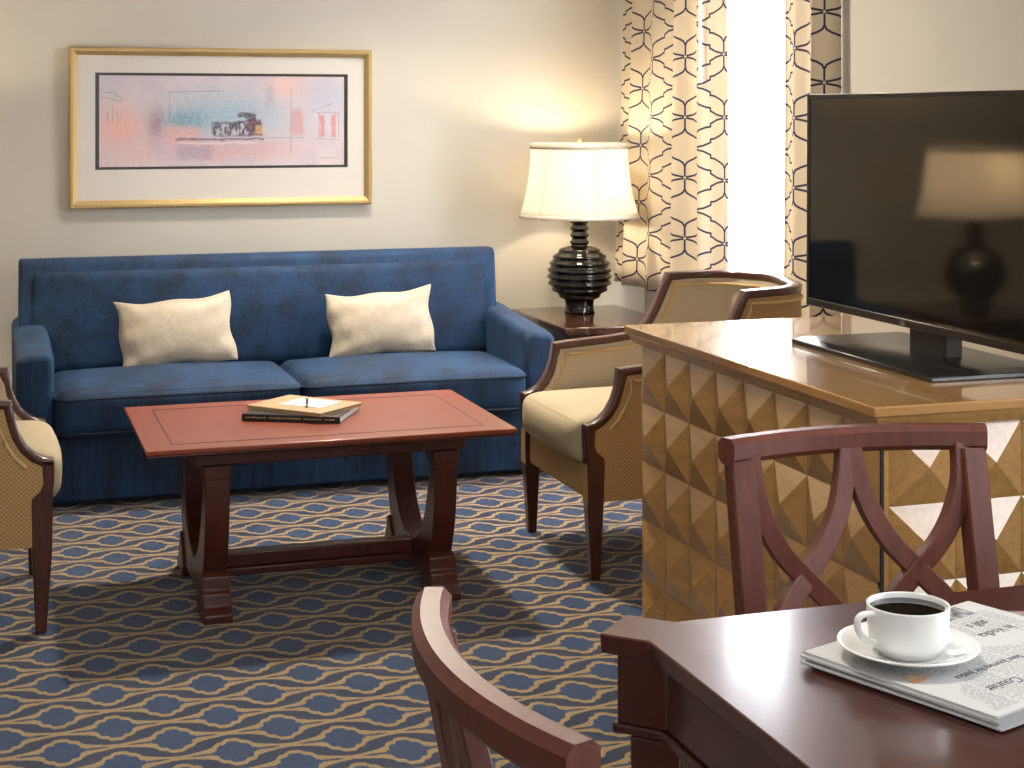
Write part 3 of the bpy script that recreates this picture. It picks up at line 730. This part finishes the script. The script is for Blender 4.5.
# ------------------------------------------------------------------ armchairs
def armchair(label, loc, rz):
    t = thing('armchair', label, 'armchair', loc, rz, 'upholstered armchairs by the coffee table')
    Wd = .288; D0 = .38; dc = .60; rc = .155
    # plan of the shell centre line: (d, y), with the height of its top edge
    hs = [(0, .450), (.025, .456), (.050, .469), (.074, .492), (.094, .525), (.107, .564), (.115, .612), (.20, .618), (.30, .625), (.385, .634), (.42, .65), (.45, .685), (.475, .73), (.50, .785), (.52, .828), (.60, .832)]
    def H(d):
        for (a, p), (b, q) in zip(hs, hs[1:]):
            if a <= d <= b: return p + (q - p) * (d - a) / (b - a)
        return hs[-1][1]
    side = sorted(set([a for a, _ in hs] + [.15, .25, .35]))
    pl = [(d, -Wd, H(d)) for d in side]
    for k in range(1, 9):
        an = R(90 * k / 8); pl.append((dc + rc * math.sin(an), -Wd + rc * (1 - math.cos(an)), .832 + .004 * k / 8))
    for k in range(1, 6):
        y = (-Wd + rc) + (Wd - rc) * 2 * k / 6; f = y / (Wd - rc); pl.append((dc + rc + .015 * (1 - f * f), y, .836 + .006 * (1 - f * f)))
    right = [(d, -y, h) for d, y, h in pl[:len(side) + 8]][::-1]
    pl = pl + right
    n = len(pl)
    def nrm(i):
        a, b = pl[max(i - 1, 0)], pl[min(i + 1, n - 1)]; d = Vector((b[0] - a[0], b[1] - a[1])).normalized(); return Vector((d.y, -d.x))
    arc = [0]
    for i in range(1, n): arc.append(arc[-1] + math.hypot(pl[i][0] - pl[i - 1][0], pl[i][1] - pl[i - 1][1]))
    lo = .232
    def shell(off, bulge):
        mb = MB(); nv = 10
        def fn(u, v):
            i = round(u * (n - 1)); d, y, h = pl[i]; q = nrm(i); top = h - .012; z = lo + (top - lo) * v
            o_ = off + bulge * math.sin(PI * v) ** .6 * min(1, min(arc[i], arc[-1] - arc[i]) / .08)
            return (D0 - (d + q.x * o_), y + q.y * o_, z)
        mb.grid(fn, n - 1, nv, uvf=lambda u, v: (arc[round(u * (n - 1))], lo + (pl[round(u * (n - 1))][2] - lo) * v)); return mb
    th = .019
    a_ = shell(th, .004); b_ = shell(-th, -.014)
    o1 = obj('outer_upholstery', a_, 'dots', t, smooth=60); o2 = obj('inner_upholstery', b_, 'dots_lit', t, smooth=60)
    # close the bottom and the two front ends
    rim = MB(); k0 = [(D0 - (d + nrm(i).x * th), y + nrm(i).y * th, lo) for i, (d, y, h) in enumerate(pl)]; k1 = [(D0 - (d - nrm(i).x * th), y - nrm(i).y * th, lo) for i, (d, y, h) in enumerate(pl)]
    k = rim.add(k0 + k1, [(i, i + 1, n + i + 1, n + i) for i in range(n - 1)])
    for e in (0, n - 1):
        p, q = k0[e], k1[e]; h = pl[e][2]; rim.add([p, q, (q[0], q[1], h), (p[0], p[1], h)], [(0, 1, 2, 3)])
    obj('upholstery_underside', rim, 'tancloth', t)
    path = [(D0 - d, y, h) for d, y, h in pl]
    sec_ = rsec(.046, .024, .32)
    obj('arm_and_back_trim', MB().sweep(path, sec_, lambda i: (-nrm(i).x, nrm(i).y, 0)), 'mahog', t, smooth=50)
    for off in (th + .004, -th - .008):
        for dz in (.030,):
            pts = []
            for i, (d, y, h) in enumerate(pl):
                if min(arc[i], arc[-1] - arc[i]) < .04: continue
                # offset below the trim, square to the edge
                a, b = pl[max(i - 1, 0)], pl[min(i + 1, n - 1)]; ds = math.hypot(b[0] - a[0], b[1] - a[1]); dh = b[2] - a[2]; L_ = math.hypot(ds, dh)
                q = nrm(i); tx, ty = (b[0] - a[0]) / max(ds, 1e-6), (b[1] - a[1]) / max(ds, 1e-6)
                sh_ = dz * dh / L_
                pts.append((D0 - (d + q.x * off + tx * sh_), y + q.y * off + ty * sh_, h - dz * ds / L_))
            obj('welt', MB().tube(pts, .005, 6), 'welt', t)
    for s in (-1, 1):
        mb = MB(); rings = []
        for z, d0, d1, hy in ((0, .016, .044, .014), (.22, .002, .053, .021), (.345, .000, .056, .0235), (.362, .0, .054, .024), (.380, -.001, .032, .024), (.40, -.003, .024, .023), (.43, -.004, .026, .023), (.462, -.004, .028, .023)):
            rings.append([(D0 - d0, s * Wd - hy, z), (D0 - d1, s * Wd - hy, z), (D0 - d1, s * Wd + hy, z), (D0 - d0, s * Wd + hy, z)])
        obj('leg', mb.loft(rings), 'mahog', t, .004)
        mb = MB(); rings = []
        for z, x_ in ((0, -.06), (.10, -.022), (.225, 0)):
            q = .016 + .006 * z / .22; d = dc + .06
            rings.append([(D0 - d + x_ * .8 - q, s * (Wd - .05) - q, z), (D0 - d + x_ * .8 + q, s * (Wd - .05) - q, z), (D0 - d + x_ * .8 + q, s * (Wd - .05) + q, z), (D0 - d + x_ * .8 - q, s * (Wd - .05) + q, z)])
        obj('leg', mb.loft(rings), 'mahog', t, .004)
    obj('seat_base', MB().b2(D0 - .68, D0 - .012, -Wd + .025, Wd - .025, .232, .345), 'tancloth', t, .012)
    hx = .305
    obj('seat_cushion', cushion(hx, Wd - .028, .070, .045, (.014, .004, .022), 16), 'seat', t, loc=(D0 + .022 - hx, 0, .402), doubles=1e-5, smooth=180)
    return t
ac = armchair('tan dotted armchair with mahogany trim between the end table and the golden console', (2.086, 4.80, 0), PI)
ac2 = copy_tree(ac); ac2.location = (-.190, 4.80, 0); ac2.rotation_euler = (0, 0, 0); ac2['label'] = 'tan dotted armchair cut off by the picture edge, facing the end of the coffee table'

# ------------------------------------------------------------------ console
KX, KXR, KY0, KY1, KH = 1.575, 2.464, 2.631, 3.770, .85
cs = thing('console_cabinet', 'golden wood console cabinet with raised pyramid panels carrying the television', 'cabinet', ((KX + KXR) / 2, (KY0 + KY1) / 2, 0))
ox, oy = (KX + KXR) / 2, (KY0 + KY1) / 2; ax, ay = (KXR - KX) / 2, (KY1 - KY0) / 2; cell = .1424; ztop = .803
obj('carcass', MB().b2(-ax + .004, ax - .004, -ay + .004, ay - .004, .07, .81), 'gold_wood', cs)
obj('plinth', MB().b2(-ax + .03, ax - .03, -ay + .03, ay - .03, 0, .075), 'plinth', cs)
def pyr(fn, n, m_, x0, cw, ch, dep):
    mb = MB()
    for i in range(n):
        for j in range(m_):
            a0, a1 = x0 + i * cw, x0 + (i + 1) * cw; z1 = ztop - j * ch; z0 = z1 - ch; g = .0006
            vs = [fn(a0 + g, z0 + g, 0), fn(a1 - g, z0 + g, 0), fn(a1 - g, z1 - g, 0), fn(a0 + g, z1 - g, 0), fn((a0 + a1) / 2, (z0 + z1) / 2, dep)]
            mb.add(vs, [(0, 1, 4), (1, 2, 4), (2, 3, 4), (3, 0, 4)])
    return mb
dep = .025; ch = .1445
o = obj('side_panel', pyr(lambda a, z, d: (-ax + .003 - d, a, z), 8, 5, -ay, cell, ch, dep), 'gold_wood', cs, smooth=False)
half = (2 * ax - .016 - .008) / 2
for i in range(2):
    x0 = -ax + .016 + i * half
    d_ = obj('door', pyr(lambda a, z, d: (a, -ay + .003 - d, z), 3, 5, x0 + .0015, (half - .003) / 3, ch, dep), 'gold_wood', cs, smooth=False)
obj('corner_stile', MB().b2(-ax + .006, -ax + .0155, -ay - .001, -ay + .012, .08, .805), 'gold_wood', cs)
obj('corner_reveal', MB().b2(-ax + .001, -ax + .006, -ay + .0, -ay + .012, .08, .805), 'plinth', cs)
def slab(z0, z1, o0, o1):
    return [[(sx * (ax + o_), sy * (ay + o_), z) for sx, sy in ((-1, -1), (1, -1), (1, 1), (-1, 1))] for z, o_ in ((z0, o0), (z1, o1))]
obj('top', MB().loft([[(sx * (ax + .032), sy * (ay + .032), z) for sx, sy in ((-1, -1), (1, -1), (1, 1), (-1, 1))] for z in (KH - .020, KH)]), 'gold_top', cs, .003)
obj('top_molding', MB().loft([[(sx * (ax + q), sy * (ay + q), z) for sx, sy in ((-1, -1), (1, -1), (1, 1), (-1, 1))] for z, q in ((KH - .047, .004), (KH - .043, .014), (KH - .034, .018), (KH - .027, .024), (KH - .020, .026))]), 'gold_wood', cs, .002)

# ------------------------------------------------------------------ television
TX, TY0, TY1, TZ0, TZ1 = 1.935, 2.68, 3.575, .913, 1.428
tv = thing('television', 'black flat-screen television standing on the golden console', 'television', (TX, (TY0 + TY1) / 2, KH), R(0))
w = (TY1 - TY0) / 2; z0, z1 = TZ0 - KH, TZ1 - KH
obj('casing', MB().b2(0.004, .035, -w, w, z0, z1).b2(.035, .065, -w * .75, w * .75, z0 + .05, z1 - .12), 'tv_black', tv, .004)
e = .012
mb = MB(); mb.b2(-.004, .004, -w, -w + e, z0, z1).b2(-.004, .004, w - e, w, z0, z1).b2(-.004, .004, -w + e, w - e, z1 - e, z1).b2(-.005, .004, -w + e, w - e, z0, z0 + .018)
bz = obj('bezel', mb, 'tv_edge', tv, .0015)
obj('screen', MB().b2(-.0015, .004, -w + e, w - e, z0 + .018, z1 - e), 'screen', tv, rot=(0, .0045, 0))
bz.rotation_euler = (0, .0045, 0)
text('maker_logo', 'LG', .014, 'white_logo', bz, (-.0052, .016, z0 + .004), (R(90), 0, R(-90)))
obj('stand_neck', MB().b2(.0, .045, -.15, -.01, .012, z0 + .06), 'plinth', tv, .006)
mb = MB().loft([[(x_, y_, z_) for x_, y_ in ((-.145 + i, -.325 + i), (.15 - i, -.325 + i), (.15 - i, .255 - i), (-.145 + i, .255 - i))] for z_, i in ((0, 0), (.010, 0), (.018, .02))])
obj('stand_base', mb, 'tv_black', tv, .002)

# ------------------------------------------------------------------ dining table
Qx, Qy, TW, TD, TH = .765, 1.868, 1.25, .96, .75
dt = thing('dining_table', 'dark cherry dining table holding the coffee cup and newspaper', 'table', (Qx + TW / 2, Qy - TD / 2, 0))
hx, hy = TW / 2, TD / 2
def outline(i):
    """square top with a small diagonal ear on each corner, inset by i"""
    pts = []
    a, b = hx - i, hy - i; wdt = .043 - i * .4; e = .022 + i * .4
    for sx, sy in ((-1, 1), (-1, -1), (1, -1), (1, 1)):
        n_ = Vector((sx, sy)).normalized(); w_ = Vector((sx, -sy)).normalized(); c = Vector((sx * a, sy * b)) + n_ * e
        p1 = c + w_ * wdt; p2 = c - w_ * wdt
        def back(p):
            # run back along the diagonal to the straight edge
            k1 = (abs(p.x) - a); k2 = (abs(p.y) - b); k = max(k1, k2); return p - Vector((sx, sy)) * k
        seq = [back(p1), p1, p2, back(p2)]
        # keep the turn order anticlockwise: start on the edge met first
        if (sx * sy) < 0: seq = seq[::-1] if sx < 0 and False else seq
        pts.append((sx, sy, seq))
    out = []
    order = [(-1, 1), (-1, -1), (1, -1), (1, 1)]
    for sx, sy, seq in pts:
        # anticlockwise from (-,+): arrive along the top edge, leave along the left edge, and so on
        first_on_x_edge = (sx, sy) in ((-1, 1), (1, -1))           # arrive on the horizontal edge
        def onh(p): return abs(abs(p.y) - b) < abs(abs(p.x) - a)
        if onh(seq[0]) != first_on_x_edge: seq = seq[::-1]
        out += [(p.x, p.y) for p in seq]
    return out
def ol(z, i): return [(x_, y_, z) for x_, y_ in outline(i)]
obj('tabletop', MB().loft([ol(TH - .024, .002), ol(TH, 0)]), 'dining', dt, .0025)
obj('apron', MB().loft([ol(TH - .108, .020), ol(TH - .024, .020)]), 'dining', dt, .002)
obj('apron_molding', MB().loft([ol(TH - .120, .014), ol(TH - .108, .014)]), 'dining', dt, .003)
for sx in (-1, 1):
    for sy in (-1, 1):
        c = Vector((sx * (hx - .034), sy * (hy - .034))); rings = []
        for z, q in ((0, .020), (.04, .022), (TH - .121, .034)):
            rings.append([(c.x + q * 1.414 * math.cos(R(45 * 0 + 90 * k)) , c.y + q * 1.414 * math.sin(R(90 * k)), z) for k in range(4)])
        obj('leg', MB().loft(rings), 'dining', dt, .003)

# ------------------------------------------------------------------ dining chairs (local: facing +x)
def dining_chair(label, loc, rz):
    t = thing('dining_chair', label, 'chair', loc, rz, 'cherry dining chairs at the table')
    HC = .873; hwid = .2235
    def surf(y, h, off=0):
        s = y / hwid
        return Vector((-.23 - .045 * (1 - s * s) + (HC - h) * .20 + off, y, h))
    path = [surf(-hwid - .004 + (2 * hwid + .008) * k / 24, HC - .020) for k in range(25)]
    obj('crest_rail', MB().sweep(path, csec(.038, .041, .009), lambda i: (-1, -.6 * (path[i].y / hwid), 0)), 'dchair', t, smooth=30)
    for s in (-1, 1):
        pts = [surf(s * (hwid - .022), h) for h in (.835, .76, .68, .60, .52, .46)] + [Vector((-.165, s * (hwid - .03), .40)), Vector((-.185, s * (hwid - .03), .25)), Vector((-.235, s * (hwid - .03), 0))]
        pts[5].x = -.150
        pts = smoothpath(pts, 3)
        obj('back_post', MB().sweep(pts, lambda f: csec(.042 - .012 * max(0, f - .5) * 2, .036 - .01 * max(0, f - .5) * 2), (0, 1, 0)), 'dchair', t, smooth=30)
        f = MB().loft([[(x_ + q, s * (hwid - .03) + a, z) for q, a in ((-e_, -e_), (e_, -e_), (e_, e_), (-e_, e_))] for z, x_, e_ in ((0, .20, .014), (.42, .20, .021))])
        obj('leg', f, 'dchair', t, .003)
        # one crossed pair on each half
        m0, m1 = .186, .003
        A = [(m0, .845), (m0 - .004, .79), (m0 - .022, .735), (m0 - .05, .688), (.098, .648), (.052, .60), (m1 + .018, .54), (m1 + .004, .47), (m1, .42)]
        B = [(m1, .845), (m1 + .008, .80), (m1 + .024, .745), (.058, .692), (.098, .648), (m0 - .045, .60), (m0 - .018, .54), (m0 - .004, .47), (m0, .42)]
        for C_ in (A, B):
            pts = smoothpath([surf(s * y, h, .006 if C_ is A else .0054) for y, h in C_], 4)
            obj('cross_splat', MB().sweep(pts, csec(.022, .032, .002), (1, 0, 0)), 'dchair', t, smooth=30)
    obj('rear_rail', MB().b2(-.175, -.145, -hwid + .03, hwid - .03, .395, .445), 'dchair', t, .003)
    obj('front_rail', MB().b2(.19, .212, -hwid + .03, hwid - .03, .385, .435), 'dchair', t, .003)
    for s in (-1, 1): obj('side_rail', MB().b2(-.16, .20, s * (hwid - .03) - .011, s * (hwid - .03) + .011, .385, .435), 'dchair', t, .003)
    obj('seat', cushion(.19, .215, .028, .024, (0, 0, .012), 12), 'seat', t, loc=(.04, 0, .460), doubles=1e-5, smooth=180)
    return t
dc = dining_chair('cherry dining chair with crossed splats standing between the table and the console', (1.328, 2.085, 0), R(-93.5))
dc2 = copy_tree(dc); dc2.location = (.692, 1.467, 0); dc2.rotation_euler = (0, 0, 0); dc2['label'] = 'cherry dining chair at the table end, only its curved top rail showing at bottom'

# ------------------------------------------------------------------ newspaper
e1 = Vector((.938, .347, 0)).normalized(); anp = math.atan2(e1.y, e1.x); e2 = Vector((e1.y, -e1.x, 0))
LC = Vector((.900, 1.674, 0)); NL, NW = .31, .262
cN = LC + e1 * NL / 2 + e2 * NW / 2
nw = thing('newspaper', 'folded newspaper lying on the dining table under the coffee cup', 'newspaper', (cN.x, cN.y, TH + .0016), anp)
def fold(z0, th, dx, dy, rz, w=NL, d=NW, nfold=4):
    """a folded section: leaves close to one another, rounded at the fold on the far edge"""
    mb = MB(); r = th / 2; pts = []
    for k in range(9): an_ = R(-90 + 180 * k / 8); pts.append((d / 2 - r + r * math.cos(an_), r + r * math.sin(an_)))
    pts += [(-d / 2, th), (-d / 2 + .003, th * .62), (-d / 2 - .001, th * .5), (-d / 2 + .004, th * .35), (-d / 2 + .001, 0)]
    Mx = Matrix.Translation((dx, dy, z0)) @ Matrix.Rotation(rz, 4, 'Z')
    return mb.prism(pts, lambda a, z: Mx @ Vector((-w / 2, a, z)), lambda a, z: Mx @ Vector((w / 2, a, z)))
for k, (z0, th, dx, dy, rz) in enumerate(((0, .0022, .005, -.007, R(-1.3)), (.0027, .0024, -.004, .001, R(.9)), (.0056, .0024, .003, -.003, R(-.6)), (.0085, .0026, -.003, .002, R(.5)), (.0116, .0032, 0, 0, 0))):
    obj('section', fold(z0, th, dx, dy, rz), 'news', nw, smooth=30)
zt = .0149
# local frame: x along e1, y away from the reader's side; the print is upside down for the camera
def nt(s, size, x_, y_, sx=1.0): text('headline', s, size, 'ink', nw, (x_, y_ + .35 * size, zt), (0, 0, PI), sx)
nt('Courier', .022, -.038, -.078, .80)
nt('Saint Journey for Justice', .0145, .028, -.035, .86)
nt('In Vodka', .0215, .113, .034, .82); nt('still s', .0215, .103, .064, .80)
obj('news_photo', MB().b2(.065, .120, .093, .125, zt - .0003, zt + .0002), 'photo', nw)
obj('small_colour_picture', MB().b2(-.142, -.118, -.018, .004, zt - .0003, zt + .0002), 'picsmall', nw)
mg = obj('magazine', MB().b2(-.10, .10, -.075, .075, 0, .0015), 'colphoto', None, .0004, loc=(1.335, 1.715, TH), rot=(0, 0, anp - .06))
mg.location = (1.266, 1.68, TH); mg.rotation_euler = (0, 0, R(-23)); tag(mg, 'colour printed leaflet poking out beyond the newspaper', 'leaflet')

# ------------------------------------------------------------------ cup, saucer
zN = TH + .0168; cpos = (1.001, 1.614)
su = obj('saucer', MB().lathe([(.0, .0025), (.026, .0025), (.027, 0), (.031, 0), (.033, .003), (.050, .006), (.068, .0125), (.0785, .0165), (.0795, .018), (.0785, .0188), (.066, .0150), (.048, .0088), (.034, .0062), (.030, .0068), (.0, .0068)], 56, cap=False), 'porcelain', None, loc=(cpos[0], cpos[1], zN), smooth=180)
tag(su, 'round white porcelain saucer under the coffee cup on the newspaper', 'saucer')
cup = thing('coffee_cup', 'white porcelain cup of black coffee standing on its saucer', 'cup', (cpos[0], cpos[1], zN + .0071), 0)
pr_ = [(.0, .004), (.028, .004), (.030, 0), (.034, 0), (.0345, .004), (.039, .007), (.0430, .013), (.0450, .022), (.0456, .037), (.0464, .0525), (.0464, .0545), (.0450, .0550), (.0440, .053), (.043, .037), (.0425, .022), (.040, .013), (.034, .008), (.02, .006), (0, .006)]
obj('cup_body', MB().lathe(pr_, 56, cap=False), 'porcelain', cup, smooth=180)
obj('coffee', MB().lathe([(.0, .0485), (.0436, .0485)], 48, cap=False), 'coffee', cup)
ah = math.atan2(-.30, -.95)
hp = smoothpath([(.0435, 0, .0475), (.059, 0, .0485), (.0665, 0, .043), (.0655, 0, .031), (.057, 0, .021), (.0405, 0, .0145)], 6)
obj('handle', MB().sweep(hp, [(.0048 * math.cos(k * PI / 5), .0036 * math.sin(k * PI / 5)) for k in range(10)], (0, 1, 0)), 'porcelain', cup, rot=(0, 0, R(183)))

# ------------------------------------------------------------------ light
def area(name, loc, rot, sx, sy, e, c, spread=180):
    ld = bpy.data.lights.new(name, 'AREA'); ld.shape = 'RECTANGLE'; ld.size = sx; ld.size_y = sy; ld.energy = e; ld.color = c; ld.spread = R(spread)
    l = bpy.data.objects.new(name, ld); col.objects.link(l); l.location = loc; l.rotation_euler = rot; return l
area('window_daylight', (XW + .35, 5.71, 1.5), (0, R(90), 0), 1.9, 1.4, 240, (.93, .96, 1))
area('dining_window_daylight', (XW + .35, .92, 1.6), (0, R(90), 0), 1.7, 1.8, 80, (.95, .97, 1))
area('front_fill_light', (0, YF - .35, 1.6), (R(90), 0, 0), 3.2, 1.6, 38, (1, .97, .92))  # added fill from behind the camera, softens contrast
area('ceiling_light', (1.5, 5.9, ZC - .03), (R(-20), 0, 0), .13, .13, 58, (1, .90, .74), 130)
area('ceiling_light', (.6, 2.2, ZC - .03), (0, 0, 0), .3, .3, 18, (1, .93, .82), 140)
w = bpy.data.worlds.new('world'); sc.world = w; w.use_nodes = True
bg = w.node_tree.nodes['Background']; bg.inputs[0].default_value = (.82, .9, 1, 1); bg.inputs[1].default_value = 2.5

# ------------------------------------------------------------------ camera
cd = bpy.data.cameras.new('camera'); cam = bpy.data.objects.new('camera', cd); col.objects.link(cam)
cam.location = (0, 0, 1.385); cam.rotation_euler = (R(90), 0, -.3168)
cd.sensor_width = 36; cd.lens = 36 * 1630 / 1024; cd.shift_y = -(384 - 112) / 1024; cd.clip_start = .05
sc.camera = cam
vs = sc.view_settings
sc.display_settings.display_device = 'sRGB'
vs.view_transform = 'Standard'; vs.look = 'None'; vs.gamma = 1; vs.use_curve_mapping = False; vs.exposure = 0.0
